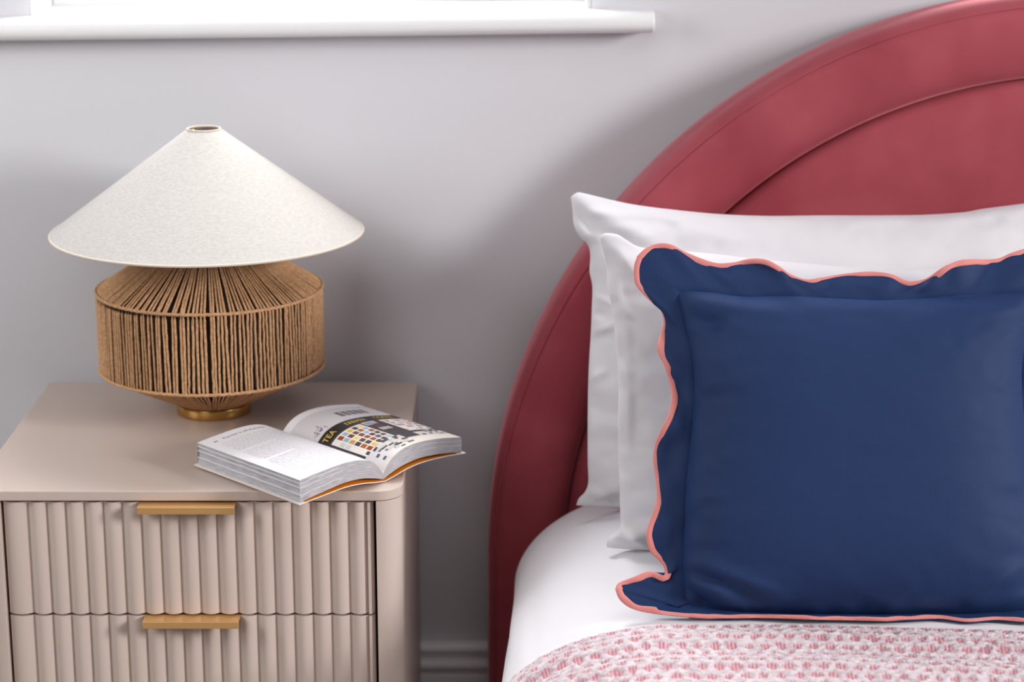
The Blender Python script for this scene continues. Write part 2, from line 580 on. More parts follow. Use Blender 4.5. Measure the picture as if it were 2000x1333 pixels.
cols = white * (1 - pink[..., None]) + pk * pink[..., None]
throw = mesh('knitted_throw', V, grid_faces(*Uu.shape), M['throw'], origin=(HX, -0.85, BZ), smooth=True, cols=cols.reshape(-1, 3))
fix_normals(throw)
tag(throw, 'pink and white waffle-knit throw spread over the sheet before the navy cushion', 'throw')


# ------------------------------------------------------------------ pillows and cushion
def frame(y0, deg):
    t = math.radians(deg)
    O = np.array([0, y0, BZ])
    Up = np.array([0, math.sin(t), math.cos(t)])
    N = np.array([0, -math.cos(t), math.sin(t)])
    return O, Up, N


def place(a, b, w, fr):
    O, Up, N = fr
    return O + np.stack([a, np.zeros_like(a), np.zeros_like(a)], -1) + b[..., None] * Up + w[..., None] * N


def coons(L, R, B, T):
    """L, R run bottom->top (n points); B, T run left->right (m points); returns n x m x 2"""
    n, m = len(L), len(B)
    v = np.linspace(0, 1, n)[:, None, None]
    u = np.linspace(0, 1, m)[None, :, None]
    return ((1 - u) * L[:, None] + u * R[:, None] + (1 - v) * B[None] + v * T[None]
            - ((1 - u) * (1 - v) * L[0] + u * (1 - v) * R[0] + (1 - u) * v * L[-1] + u * v * R[-1]))


def ridge(P, p0, p1, width):
    """gaussian ridge along a segment, tapering at its ends"""
    p0, p1 = np.array(p0), np.array(p1)
    d = p1 - p0
    L = np.linalg.norm(d)
    t = ((P - p0) @ d) / L ** 2
    q = P - p0 - np.clip(t, 0, 1)[..., None] * d
    dist = np.linalg.norm(q, axis=-1)
    tap = np.sin(math.pi * np.clip(t * 0.8 + 0.1, 0, 1)) ** 0.7
    return np.exp(-(dist / width) ** 2) * tap


def pillow_mesh(P, fr, Tf, Tb, ridges, wrinkle, seed, power=(3.0, 0.62)):
    n, m = P.shape[:2]
    v = np.linspace(-1, 1, n)[:, None]
    u = np.linspace(-1, 1, m)[None, :]
    g = lambda s: np.maximum(1 - np.abs(s) ** power[0], 0) ** power[1]
    k = g(u) * g(v)
    border = 1 - k
    wr = wrinkle * (vnoise(P[..., 0] * 22, P[..., 1] * 46, seed) * 0.7 + vnoise(P[..., 0] * 60, P[..., 1] * 90, seed + 1) * 0.35) * np.clip(border * 1.4, 0.12, 1)
    wr = wr * np.clip(k * 9, 0, 1)
    wf = Tf * k + wr
    for p0, p1, amp, wid in ridges:
        wf = wf + amp * ridge(P, p0, p1, wid) * np.clip(k * 5, 0, 1)
    wb = -Tb * k
    # thin seam allowance right at the border
    F_ = place(P[..., 0], P[..., 1], wf + 0.0012, fr)
    B_ = place(P[..., 0], P[..., 1], wb - 0.0012, fr)
    V = np.vstack([F_.reshape(-1, 3), B_.reshape(-1, 3)])
    V[:, 2] = np.maximum(V[:, 2], BZ + 0.0036)
    f1 = grid_faces(n, m)
    f2 = grid_faces(n, m, off=n * m, flip=True)
    idx = np.arange(n * m).reshape(n, m)
    loop = np.r_[idx[0, :], idx[1:, -1], idx[-1, -2::-1], idx[-2:0:-1, 0]]
    nxt = np.roll(loop, -1)
    f3 = np.stack([loop, loop + n * m, nxt + n * m, nxt], 1)
    return V, np.vstack([f1, f2, f3])


def mirror(L, c):
    R = L.copy()
    R[:, 0] = 2 * c - R[:, 0]
    return R


NV, NU = 110, 150
# rear pillow, leaning on the headboard
fr = frame(-0.25, 10)
c1 = 0.402
L = spline([(0.0812, 0.0000), (0.0842, 0.0110), (0.0925, 0.0200), (0.0968, 0.0330), (0.0960, 0.0606), (0.0958, 0.1259), (0.0969, 0.1779), (0.0994, 0.2233), (0.1005, 0.2557), (0.1011, 0.2815),
            (0.0975, 0.3008), (0.0984, 0.3202), (0.0951, 0.3343), (0.0845, 0.3446), (0.0775, 0.3587), (0.0757, 0.3780), (0.0738, 0.3940)], NV)
T = [(0.0738, 0.3940), (0.0821, 0.3997), (0.0962, 0.3972), (0.1283, 0.3895), (0.1540, 0.3844), (0.1926, 0.3792), (0.2568, 0.3728), (0.3210, 0.3703), (0.3852, 0.3709), (0.4494, 0.3709), (0.5136, 0.3716), (0.5649, 0.3748), (0.5905, 0.3792), (0.6417, 0.3857),
     (0.675, 0.3900), (0.708, 0.3972), (0.722, 0.3997), (0.7302, 0.3940)]
T = spline(T, NU)
B = spline([(0.0812, 0.0), (0.13, -0.003), (c1, -0.003), (2 * c1 - 0.13, -0.003), (2 * c1 - 0.0812, 0.0)], NU)
P = coons(L, mirror(L, c1), B, T)
V, f = pillow_mesh(P, fr, 0.068, 0.05, [((0.086, 0.385), (0.19, 0.335), 0.010, 0.014), ((0.085, 0.36), (0.125, 0.30), 0.006, 0.010), ((0.10, 0.375), (0.30, 0.362), 0.004, 0.006),
                                         ((0.19, 0.366), (0.30, 0.335), 0.0025, 0.008), ((0.090, 0.010), (0.15, 0.035), 0.008, 0.010), ((0.50, 0.362), (0.63, 0.375), 0.004, 0.006), ((0.101, 0.272), (0.126, 0.260), 0.006, 0.004), ((0.100, 0.222), (0.127, 0.236), 0.006, 0.004), ((0.098, 0.165), (0.118, 0.178), 0.005, 0.004), ((0.102, 0.250), (0.118, 0.246), -0.005, 0.004), ((0.087, 0.012), (0.135, 0.012), -0.010, 0.006), ((0.093, 0.026), (0.125, 0.008), 0.010, 0.006), ((0.080, 0.385), (0.10, 0.345), -0.006, 0.006)], 0.0065, 70)
o = mesh('pillow', V, f, M['cotton'], origin=(c1, -0.25, BZ), smooth=True)
tag(fix_normals(o), 'white cotton pillow leaning directly against the rose headboard, hindmost of the two', 'pillow')
# front white pillow
fr = frame(-0.40, 6)
c2 = 0.432
L = spline([(0.1138, 0.0000), (0.1150, 0.0130), (0.1225, 0.0190), (0.1296, 0.0270), (0.1297, 0.0500), (0.1287, 0.0783), (0.1264, 0.1408), (0.1266, 0.1966), (0.1244, 0.2337), (0.1211, 0.2705), (0.1179, 0.2950),
            (0.1129, 0.3194), (0.1115, 0.3437), (0.1072, 0.3619), (0.1035, 0.3771)], NV)
T = spline([(0.1035, 0.3771), (0.1083, 0.3825), (0.1233, 0.3813), (0.1336, 0.3753), (0.1505, 0.3662), (0.1807, 0.3632), (0.2410, 0.3577), (0.3116, 0.3498), (0.4366, 0.3407), (0.5425, 0.3468), (0.6326, 0.3559),
            (0.705, 0.3640), (0.7304, 0.3753), (0.741, 0.3813), (0.7557, 0.3825), (0.7605, 0.3771)], NU)
B = spline([(0.1138, 0.0), (0.145, -0.004), (c2, -0.004), (2 * c2 - 0.145, -0.004), (2 * c2 - 0.1138, 0.0)], NU)
P = coons(L, mirror(L, c2), B, T)
V, f = pillow_mesh(P, fr, 0.062, 0.06, [((0.108, 0.375), (0.16, 0.33), 0.010, 0.010), ((0.133, 0.30), (0.137, 0.12), 0.004, 0.006), ((0.12, 0.012), (0.20, 0.045), 0.010, 0.010),
                                         ((0.118, 0.34), (0.128, 0.27), 0.005, 0.006), ((0.20, 0.350), (0.28, 0.340), 0.005, 0.006), ((0.117, 0.016), (0.150, 0.010), -0.010, 0.006), ((0.125, 0.030), (0.165, 0.006), 0.012, 0.006), ((0.128, 0.24), (0.14, 0.225), -0.004, 0.004), ((0.126, 0.30), (0.142, 0.285), 0.004, 0.004)], 0.0060, 90)
o = mesh('pillow', V, f, M['cotton'], origin=(c2, -0.40, BZ), smooth=True)
tag(fix_normals(o), 'white cotton pillow sandwiched between the rear pillow and the navy cushion', 'pillow')

# navy scalloped cushion
fr = frame(-0.6127, 20)
c3 = 0.3833
cu = thing('scalloped_cushion', (c3, -0.6127, BZ), 'navy blue square cushion with a scalloped flange edged in pink', 'cushion')
inL = spline([(0.1930, 0.0075), (0.1885, 0.0434), (0.1895, 0.0830), (0.1909, 0.1171), (0.1941, 0.1626), (0.2002, 0.2197), (0.2024, 0.2713), (0.1940, 0.3230), (0.1828, 0.3670)], NV)
inT = [(0.1828, 0.3670), (0.2184, 0.3634), (0.2586, 0.3582), (0.3046, 0.3588), (0.3562, 0.3565), (0.4022, 0.3542), (0.4482, 0.3559), (0.4884, 0.3588), (0.5345, 0.3623), (0.5838, 0.3670)]
inT = spline(inT, NU)
inB = spline([(0.1930, 0.0075), (0.25, 0.005), (c3, 0.003), (2 * c3 - 0.25, 0.003), (2 * c3 - 0.1930, 0.0075)], NU)
inR = mirror(inL, c3)
inR[:, 0] += 0.006
inB[:, 0] += np.linspace(0, 0.006, NU)
inT[:, 0] += np.linspace(0, 0.006, NU)
P = coons(inL, inR, inB, inT)
V, f = pillow_mesh(P, fr, 0.060, 0.045,
                   [((0.195, 0.040), (0.255, 0.012), 0.010, 0.008), ((0.200, 0.062), (0.30, 0.020), 0.007, 0.010), ((0.198, 0.030), (0.225, 0.006), -0.006, 0.006), ((0.205, 0.050), (0.26, 0.030), -0.006, 0.005),
                    ((0.195, 0.352), (0.30, 0.337), 0.005, 0.010), ((0.20, 0.330), (0.235, 0.322), -0.006, 0.010), ((0.31, 0.343), (0.45, 0.340), 0.002, 0.010),
                    ((0.46, 0.345), (0.56, 0.340), 0.005, 0.010), ((0.56, 0.06), (0.50, 0.02), 0.006, 0.010)], 0.0045, 120, power=(3.4, 0.60))
fix_normals(mesh('cushion_cover', V, f, M['navy'], cu, smooth=True))
# flange between the seam and the scalloped outline
side = [(0.1153, 0.0310), (0.1193, 0.0377), (0.1364, 0.0445), (0.1500, 0.0497), (0.1600, 0.0488), (0.1675, 0.0458), (0.1702, 0.0490), (0.1690, 0.0570), (0.1621, 0.0649), (0.1536, 0.0745), (0.1497, 0.0887), (0.1515, 0.1000), (0.1567, 0.1142),
        (0.1619, 0.1313), (0.1614, 0.1483), (0.1587, 0.1740), (0.1605, 0.1911), (0.1669, 0.2082), (0.1750, 0.2254), (0.1786, 0.2426), (0.1775, 0.2598), (0.1719, 0.2799), (0.1651, 0.2942),
        (0.1646, 0.3058), (0.1687, 0.3202), (0.1711, 0.3317), (0.1677, 0.3432), (0.1580, 0.3519), (0.1466, 0.3634), (0.1391, 0.3750), (0.1381, 0.3924), (0.1416, 0.4039)]
top = [(0.1416, 0.4039), (0.1508, 0.4126), (0.1641, 0.4179), (0.1785, 0.4167), (0.1928, 0.4097), (0.2129, 0.4010), (0.2301, 0.3958), (0.2474, 0.3964), (0.2676, 0.4005), (0.2848, 0.3987), (0.2991, 0.3912),
       (0.3134, 0.3819), (0.3306, 0.3767), (0.3479, 0.3790), (0.3738, 0.3837), (0.4026, 0.3860), (0.4256, 0.3831), (0.4427, 0.3761), (0.4513, 0.3750), (0.4658, 0.3779), (0.4832, 0.3895), (0.5006, 0.3970),
       (0.5179, 0.3993), (0.5467, 0.4010), (0.5612, 0.4068), (0.5757, 0.4115), (0.5925, 0.4170), (0.6060, 0.4170), (0.6190, 0.4110), (0.6250, 0.4039)]
bot = [(0.1153, 0.0310), (0.1204, 0.0197), (0.1362, 0.0095), (0.1703, 0.0039), (0.2270, -0.0005), (0.2838, 0.0005), (0.3405, -0.0012), (0.3972, -0.0022), (0.4539, -0.0040), (0.5106, -0.0050), (0.5390, -0.0042),
       (0.5673, -0.0050), (0.60, 0.0039), (0.630, 0.0095), (0.646, 0.0197), (0.6513, 0.0310)]
NS = 220
oL, oT, oB = spline(side, NS), spline(top, NS), spline(bot, NS)
oR = mirror(oL, c3)
oR[:, 0] += np.linspace(0, (0.6250 - oR[-1, 0]), NS)
iL, iT, iB, iR = (spline(a, NS) for a in (inL, inT, inB, inR))
outer = np.vstack([oB[:-1], oR[:-1], oT[::-1][:-1], oL[::-1][:-1]])
inner = np.vstack([iB[:-1], iR[:-1], iT[::-1][:-1], iL[::-1][:-1]])
inner_tuck = np.array([c3, 0.19]) + (inner - np.array([c3, 0.19])) * 0.94
ss = np.r_[0, np.cumsum(np.linalg.norm(np.diff(np.vstack([outer, outer[:1]]), axis=0), axis=1))][:-1]


def flange_w(pts, t):
    a, b = pts[:, 0], pts[:, 1]
    w = 0.010 * vnoise(a * 24, b * 22, 141) + 0.003 * vnoise(a * 50, b * 50, 143)
    bottom = np.clip((0.024 - b) / 0.016, 0, 1) * np.clip((a - 0.15) / 0.05, 0, 1) * np.clip((0.62 - a) / 0.05, 0, 1)
    w = w * (1 - 0.75 * bottom) + (0.021 + 0.005 * vnoise(a * 30, a * 0, 147)) * bottom
    low = np.clip((0.06 - b) / 0.06, 0, 1) * np.clip((0.20 - a) / 0.05, 0, 1)
    w = w + 0.016 * low
    fold = np.exp(-(((a - 0.1690) / 0.006) ** 2 + ((b - 0.0460) / 0.008) ** 2))
    w = w + 0.007 * fold
    return w * t + 0.004 * (1 - t)


rows = []
NT = 9
for k in range(NT):
    t = k / (NT - 1)
    pts = (inner_tuck if k == 0 else inner) * (1 - t) + outer * t
    w = flange_w(outer, t ** 1.3) + 0.0035 * math.sin(math.pi * t) * vnoise(ss * 40, ss * 0 + t * 2, 151)
    rows.append(place(pts[:, 0], pts[:, 1], w, fr))
V = np.vstack(rows)
V[:, 2] = np.maximum(V[:, 2], BZ + 0.0048)
f = grid_faces(NT, len(outer), close_v=True)
fl = fix_normals(mesh('flange', V, f, M['navy'], cu, smooth=True))
sm = fl.modifiers.new('thick', 'SOLIDIFY')
sm.thickness = 0.0016
sm.offset = 0
# pink bias binding folded over the outline: a flat band in the plane of the flange, with its own thickness
pc = rows[-1].copy()
pc[:, 2] = np.maximum(pc[:, 2], BZ + 0.0062)
tn = np.roll(pc, -1, 0) - np.roll(pc, 1, 0)
tn /= np.linalg.norm(tn, axis=1)[:, None]
N = fr[2]
inw = np.cross(tn, N)
inw /= np.linalg.norm(inw, axis=1)[:, None]
nn = np.cross(inw, tn)
sec = [(-0.0060, 0.0012), (-0.0050, 0.0020), (0.0, 0.0022), (0.0008, 0.0010), (0.0009, 0.0), (0.0008, -0.0010), (0.0, -0.0022), (-0.0050, -0.0020), (-0.0060, -0.0012)]
cen = pc.mean(0)
sg = np.sign(np.sum((pc - cen) * inw)) or 1.0
wav = 1 + 0.18 * vnoise(ss * 60, ss * 0, 161)
wav = wav * np.where((outer[:, 1] < 0.012) & (outer[:, 0] > 0.16), 0.62, 1.0)
V = np.stack([pc + inw * sg * (a * wav)[:, None] + nn * b for a, b in sec], 1).reshape(-1, 3)
V[:, 2] = np.maximum(V[:, 2], BZ + 0.0036)
f = grid_faces(len(pc), len(sec), close_u=True, close_v=True)
tag(fix_normals(mesh('binding', V, f, M['binding'], cu, auto=70)), 'coral pink fabric binding')

# ------------------------------------------------------------------ bedside table
NX0, NX1, NY0, NY1, NT_ = -0.6275, -0.1275, -0.4773, -0.0243, 0.559
ns = thing('bedside_table', ((NX0 + NX1) / 2, (NY0 + NY1) / 2, 0.0), 'greige bedside table with fluted drawer fronts beside the bed', 'bedside table')


def rounded_rect(x0, x1, y0, y1, rf, rb, k=10):
    pts = []
    for cx, cy, r, a0 in ((x1 - rf, y0 + rf, rf, -90), (x1 - rb, y1 - rb, rb, 0), (x0 + rb, y1 - rb, rb, 90), (x0 + rf, y0 + rf, rf, 180)):
        for i in range(k + 1):
            a = math.radians(a0 + 90 * i / k)
            pts.append((cx + r * math.cos(a), cy + r * math.sin(a)))
    return pts


V, f = extrude(rounded_rect(NX0, NX1, NY0, NY1, 0.030, 0.010), 0.5468, NT_, lambda a, b, h: (a, b, h))
o = fix_normals(mesh('table_top', V, f, M['greige'], ns))
bevel(o, 0.0013, 3, 50)
# side panels with rounded front corners, back panel
IXL, IXR = -0.5940, -0.1577
for s, xi in ((1, IXR), (-1, IXL)):
    xo = NX1 - 0.0006 if s > 0 else NX0 + 0.0006
    r = 0.0296
    pts = [(xi, NY1 + 0.0006), (xi, NY0 + 0.0006)]
    c = (xo - s * r, NY0 + 0.0006 + r)
    for i in range(13):
        a = math.radians(-90 + 90 * i / 12)
        pts.append((c[0] + s * r * math.cos(a), c[1] + r * math.sin(a)))
    pts += [(xo, NY1 - 0.0006)]
    pts[0] = (xi, NY1 - 0.0006)
    V, f = extrude(pts, 0.0, 0.5462, lambda a, b, h: (a, b, h))
    o = fix_normals(mesh('side_panel', V, f, M['greige'], ns))
    bevel(o, 0.0008, 2, 50)
v, f = boxes([(IXL, IXR, NY1 - 0.016, NY1 - 0.002, 0.03, 0.546), (IXL, IXR, NY0 + 0.026, NY1 - 0.016, 0.03, 0.05)])
mesh('back_panel', v, f, M['greige'], ns)
v, f = box(IXL, IXR, NY0 + 0.020, NY0 + 0.040, 0.03, 0.5462)
mesh('gap_shade_board', v, f, M['gap'], ns)  # dark board behind the drawer fronts, gap shade put into its colour
v, f = box(IXL, IXR, NY0 + 0.004, NY0 + 0.018, 0.0, 0.118)
mesh('plinth', v, f, M['greige'], ns)
DX0, DX1 = -0.5912, -0.1613
nr = 19
marg = 0.0068
pitch = (DX1 - DX0 - 2 * marg) / nr


def flute(x):
    t = (x - DX0 - marg) / pitch
    t = np.where(x < DX0 + marg + pitch, (x - DX0) / (marg + pitch), t)
    inside = (t >= 0) & (t <= nr)
    fr_ = t - np.floor(t)
    h = 0.0060 * np.sin(math.pi * np.clip(fr_, 0, 1)) ** 0.95
    return np.where(inside, h, 0.0052 * np.clip(np.minimum(np.abs(x - DX0), np.abs(DX1 - x)) / 0.004, 0, 1))


xs = np.unique(np.r_[np.linspace(DX0, DX0 + marg + pitch, 28), np.concatenate([DX0 + marg + pitch * (k + 0.5 - 0.5 * np.cos(np.linspace(0, math.pi, 21))) for k in range(1, nr)]), np.linspace(DX1 - marg, DX1, 8)])
YB = NY0 + 0.0085
for z0, z1 in ((0.4052, 0.5440), (0.2665, 0.4024), (0.1280, 0.2637)):
    dr = thing('drawer', (0, 0, 0))
    dr.parent = ns
    dr.location = Vector(((DX0 + DX1) / 2, NY0, (z0 + z1) / 2)) - Vector(ns.location)
    prof = [(z0, YB + 0.012, 0), (z0, YB, 0), (z0 + 0.0008, YB, 1), (z1 - 0.0008, YB, 1), (z1, YB, 0.6), (z1, YB + 0.012, 0)]
    rows = [np.stack([xs, np.where(k > 0, y - flute(xs) * (0.92 + 0.08 * k), y - flute(xs) * (1.0 if y == YB else 0)), np.full_like(xs, z)], 1) for z, y, k in prof]
    V = np.vstack(rows)
    f = grid_faces(len(prof), len(xs))
    nv = len(xs)
    caps = [[0, nv, 2 * nv, 3 * nv, 4 * nv, 5 * nv], [nv - 1 + k * nv for k in range(5, -1, -1)]]
    o = mesh('drawer_front', V, [tuple(q) for q in f] + [tuple(c) for c in caps], M['greige'], dr, auto=42)
    fix_normals(o)
    v, f = box(DX0 + 0.01, DX1 - 0.01, NY0 + 0.0205 - 0.0005, NY1 - 0.03, z0 + 0.01, z1 - 0.02)
    # brass edge pull: plate lying on the drawer's top edge with a turned-down lip
    hx0, hx1 = -0.4322, -0.3195
    zt = z1 + 0.0003
    v, f = boxes([(hx0, hx1, NY0 - 0.0140, NY0 + 0.014, zt - 0.0016, zt), (hx0, hx1, NY0 - 0.0158, NY0 - 0.0132, zt - 0.0085, zt + 0.0)])
    bevel(mesh('drawer_pull', v, f, M['brass_pull'], dr), 0.0006, 2)

# ------------------------------------------------------------------ lamp
LX, LY = -0.3862, -0.1596
lamp = thing('table_lamp', (LX, LY, NT_), 'table lamp with a conical linen shade and jute-wrapped drum body', 'lamp')
V, f = lathe([(0.001, 0.559), (0.0455, 0.559), (0.0475, 0.5600), (0.0482, 0.5615), (0.0482, 0.5705), (0.0478, 0.5718), (0.0465, 0.5725), (0.001, 0.5725)], LX, LY, 96)
mesh('lamp_base', V, f, M['brass'], lamp, auto=40)
ZT, ZU, ZL, ZB = 0.7960, 0.7243, 0.6222, 0.5735
RR, RT_, RB_ = 0.1425, 0.030, 0.045
core = [(0.001, ZB + 0.001), (RB_ - 0.003, ZB + 0.001), (RR - 0.010, ZL + 0.002), (RR - 0.010, ZU - 0.002), (RT_ - 0.004, ZT - 0.004), (0.001, ZT - 0.003)]
V, f = lathe(core, LX, LY, 72)
tag(mesh('inner_core', V, f, M['core'], lamp, auto=30), 'dark frame behind the cords')
# jute cords strung over the two hoops, round the whole body
NC = 172
parts = []
for i in range(NC):
    a = 2 * math.pi * (i + 0.5) / NC
    j1, j2, j3, j0 = (random.gauss(0, 0.16) * 2 * math.pi / NC for _ in range(4))
    if abs(((math.degrees(a) - 276.5 + 180) % 360) - 180) < 1.0:      # the wider gap seen at the front
        j1 = j2 = 0.45 * 2 * math.pi / NC * (1 if math.degrees(a) > 276.5 else -1)
    ra = 0.00150 * random.uniform(0.88, 1.15)
    zz = np.r_[np.linspace(ZT, ZU, 7), np.linspace(ZU, ZL, 15)[1:], np.linspace(ZL, ZB, 6)[1:]]
    rad = np.interp(zz, [ZB, ZL, ZU, ZT], [RB_, RR, RR, RT_])
    ang = a + np.interp(zz, [ZB, ZL, ZU, ZT], [j3, j2, j1, j0])
    wb = 0.00022 * np.array([random.gauss(0, 1) for _ in zz])
    rr = rad + 0.4 * wb
    aa = ang + wb / np.maximum(rad, 0.03)
    tap = np.interp(zz, [ZB, ZB + 0.012, ZL, ZU, ZT], [0.6, 0.8, 1, 1, 0.6])
    parts.append(tube(np.stack([LX + rr * np.cos(aa), LY + rr * np.sin(aa), zz], 1), ra * tap, 6))
V, f = join(parts)
tag(mesh('cord_wrap', V, f, M['jute'], lamp, smooth=True), 'taut natural jute cords', kind='stuff')
an = np.linspace(0, 2 * math.pi, 400, endpoint=False)
for z in (ZU, ZL):
    rw = RR + 0.0006 + 0.0004 * np.sin(an * NC)
    V, f = tube(np.stack([LX + rw * np.cos(an), LY + rw * np.sin(an), z + 0.0003 * np.cos(an * NC * 0.5)], 1), 0.0021, 8, closed=True)
    mesh('hoop', V, f, M['jute'], lamp, smooth=True)
# stem and spider that carry the shade
parts = [tube([(LX, LY, ZT - 0.01), (LX, LY, 0.85), (LX, LY, 0.9245)], 0.006, 10)]
for k in range(3):
    a = 0.5 + k * 2 * math.pi / 3
    parts.append(tube([(LX, LY, 0.9235), (LX + 0.010 * math.cos(a), LY + 0.010 * math.sin(a), 0.9235), (LX + 0.0192 * math.cos(a), LY + 0.0192 * math.sin(a), 0.9255)], 0.0012, 6))
V, f = join(parts)
mesh('stem', V, f, M['brass'], lamp, smooth=True)
SZ0, SZ1, SR0, SR1 = 0.7980, 0.9285, 0.1975, 0.0210
th = 0.0016
V, f = lathe([(SR1 - th, SZ1 + 0.0002), (SR1, SZ1)] + [(SR1 + (SR0 - SR1) * t, SZ1 + (SZ0 - SZ1) * t) for t in np.linspace(0.02, 1, 14)] +
             [(SR0 - 0.0012, SZ0 - 0.001)] + [(SR0 - 0.0030 + (SR1 - SR0 + 0.0012) * t, SZ0 + (SZ1 - SZ0) * t) for t in np.linspace(0.0, 1, 8)], LX, LY, 128)
sh = mesh('lamp_shade', V, f, M['shade'], lamp, auto=50)
fix_normals(sh)
for r, z, rad in ((SR0 - 0.0006, SZ0 - 0.0006, 0.0016), (SR1 - 0.0004, SZ1, 0.0014)):
    V, f = tube(np.stack([LX + r * np.cos(an), LY + r * np.sin(an), np.full_like(an, z)], 1), rad, 8, closed=True)
    mesh('rim_trim', V, f, M['trim'], sh, smooth=True)

# ------------------------------------------------------------------ open book
phi = math.radians(134.32)
BO = np.array([-0.1505, -0.4434, NT_])
tv = np.array([math.cos(phi), math.sin(phi), 0.0])
sv = np.array([math.sin(phi), -math.cos(phi), 0.0])
BL, BW = 0.1934, 0.1248
book = thing('open_book', tuple(BO + tv * BL / 2), 'thick open paperback with an orange cover, overhanging the bedside table corner', 'book')


def bpt(s, t, h):
    s, t, h = np.broadcast_arrays(np.asarray(s, float), np.asarray(t, float), np.asarray(h, float))
    return BO + s[..., None] * sv + t[..., None] * tv + h[..., None] * np.array([0, 0, 1.0])


CL = {'top': [(0, .0100), (.008, .0205), (.020, .0300), (.040, .0355), (.065, .0365), (.095, .0345), (.1248, .0315)],
      'bot': [(0, .0030), (.015, .0075), (.035, .0118), (.060, .0128), (.090, .0095), (.1248, .0052)],
      'cov': [(0, .0016), (.015, .0035), (.035, .0068), (.060, .0085), (.095, .0064), (.1285, .0040)]}
CR = {'top': [(0, .0100), (.006, .0185), (.018, .0285), (.036, .0345), (.060, .0358), (.090, .0330), (.1250, .0266)],
      'bot': [(0, .0030), (.012, .0080), (.030, .0130), (.055, .0160), (.085, .0142), (.1250, .0080)],
      'cov': [(0, .0016), (.015, .0045), (.035, .0090), (.060, .0112), (.095, .0100), (.1290, .0066)]}


def curve(c, n):
    return spline(c, n)


NSs, NTt, NH = 40, 30, 10
for sgn_, C_, nm in ((-1, CL, 'left'), (1, CR, 'right')):
    tp, bt = curve(C_['top'], NSs), curve(C_['bot'], NSs)
    parts_v, faces, uvs, midx = [], [], [], []
    off = 0

    def add(Vg, uvg, mi):
        global off
        n_, m_ = Vg.shape[:2]
        parts_v.append(Vg.reshape(-1, 3))
        uvs.append(uvg.reshape(-1, 2))
        q = grid_faces(n_, m_, off=off)
        faces.append(q)
        midx.extend([mi] * len(q))
        off += n_ * m_
    tt = np.linspace(0, BL, NTt)
    S_, T_ = np.meshgrid(tp[:, 0] * sgn_, tt, indexing='ij')
    H_ = np.broadcast_to(tp[:, 1][:, None], S_.shape)
    add(bpt(S_, T_, H_), np.stack([S_, T_], -1), 0)
    H_ = np.broadcast_to(bt[:, 1][:, None], S_.shape)
    Sb, _ = np.meshgrid(bt[:, 0] * sgn_, tt, indexing='ij')
    add(bpt(Sb, T_, H_), np.stack([S_, T_], -1), 0)
    kk = np.linspace(0, 1, NH)
    for tend in (0.0, BL):
        K_, I_ = np.meshgrid(kk, np.arange(NSs), indexing='ij')
        Sg = (bt[:, 0][None] * (1 - K_) + tp[:, 0][None] * K_) * sgn_
        Hg = bt[:, 1][None] * (1 - K_) + tp[:, 1][None] * K_
        add(bpt(Sg, np.full_like(Sg, tend), Hg), np.stack([Sg * 20, K_ + (0 if nm == 'left' else 3.3)], -1), 1)
    K_, T2 = np.meshgrid(kk, tt, indexing='ij')
    Hg = bt[-1, 1] * (1 - K_) + tp[-1, 1] * K_
    # leaves fan out: slight steps across the fore-edge
    Sg = (bt[-1, 0] * (1 - K_) + tp[-1, 0] * K_ - 0.0022 * np.sin(math.pi * K_)) * sgn_
    add(bpt(Sg, T2, Hg), np.stack([T2 * 14, K_ + 5.1], -1), 1)
    V, Fq = np.vstack(parts_v), np.vstack(faces)
    o = mesh('page_block', V, Fq, [M['page'], M['page_edge']], book, auto=40, mat_idx=midx)
    uv = o.data.uv_layers.new(name='UVMap')
    li = np.empty(len(o.data.loops), dtype=np.int32)
    o.data.loops.foreach_get('vertex_index', li)
    uv.data.foreach_set('uv', np.vstack(uvs)[li].ravel())
    # a few leaf groups that stand proud along the fore-edge
    for K0 in ((0.30, 0.62, 0.83) if nm == 'left' else (0.45, 0.75)):
        h0 = bt[-1, 1] * (1 - K0) + tp[-1, 1] * K0
        sc = np.linspace(0, 1, 24)
        ca = (bt * (1 - K0) + tp * K0)[NSs // 2:]
        Sg, T2 = np.meshgrid(np.r_[ca[:, 0], ca[-1, 0] + 0.0004] * sgn_, np.array([-0.0005, BL + 0.0005]), indexing='ij')
        Hg = np.broadcast_to(np.r_[ca[:, 1], ca[-1, 1]][:, None], Sg.shape)
        A_ = bpt(Sg, T2, Hg)
        B_ = bpt(Sg, T2, Hg + 0.0004)
        n_, m_ = Sg.shape
        Vv2 = np.vstack([A_.reshape(-1, 3), B_.reshape(-1, 3)])
        idx = np.arange(n_ * m_).reshape(n_, m_)
        loop = np.r_[idx[0, :], idx[1:, -1], idx[-1, -2::-1], idx[-2:0:-1, 0]]
        nxt = np.roll(loop, -1)
        Fq = np.vstack([grid_faces(n_, m_), grid_faces(n_, m_, off=n_ * m_, flip=True), np.stack([loop, nxt, nxt + n_ * m_, loop + n_ * m_], 1)])
        fix_normals(mesh('leaf', Vv2, Fq, M['page'], book, auto=40))
    # printing lies a hair above the page
    if nm == 'left':
        TPL = tp
    else:
        TPR = tp
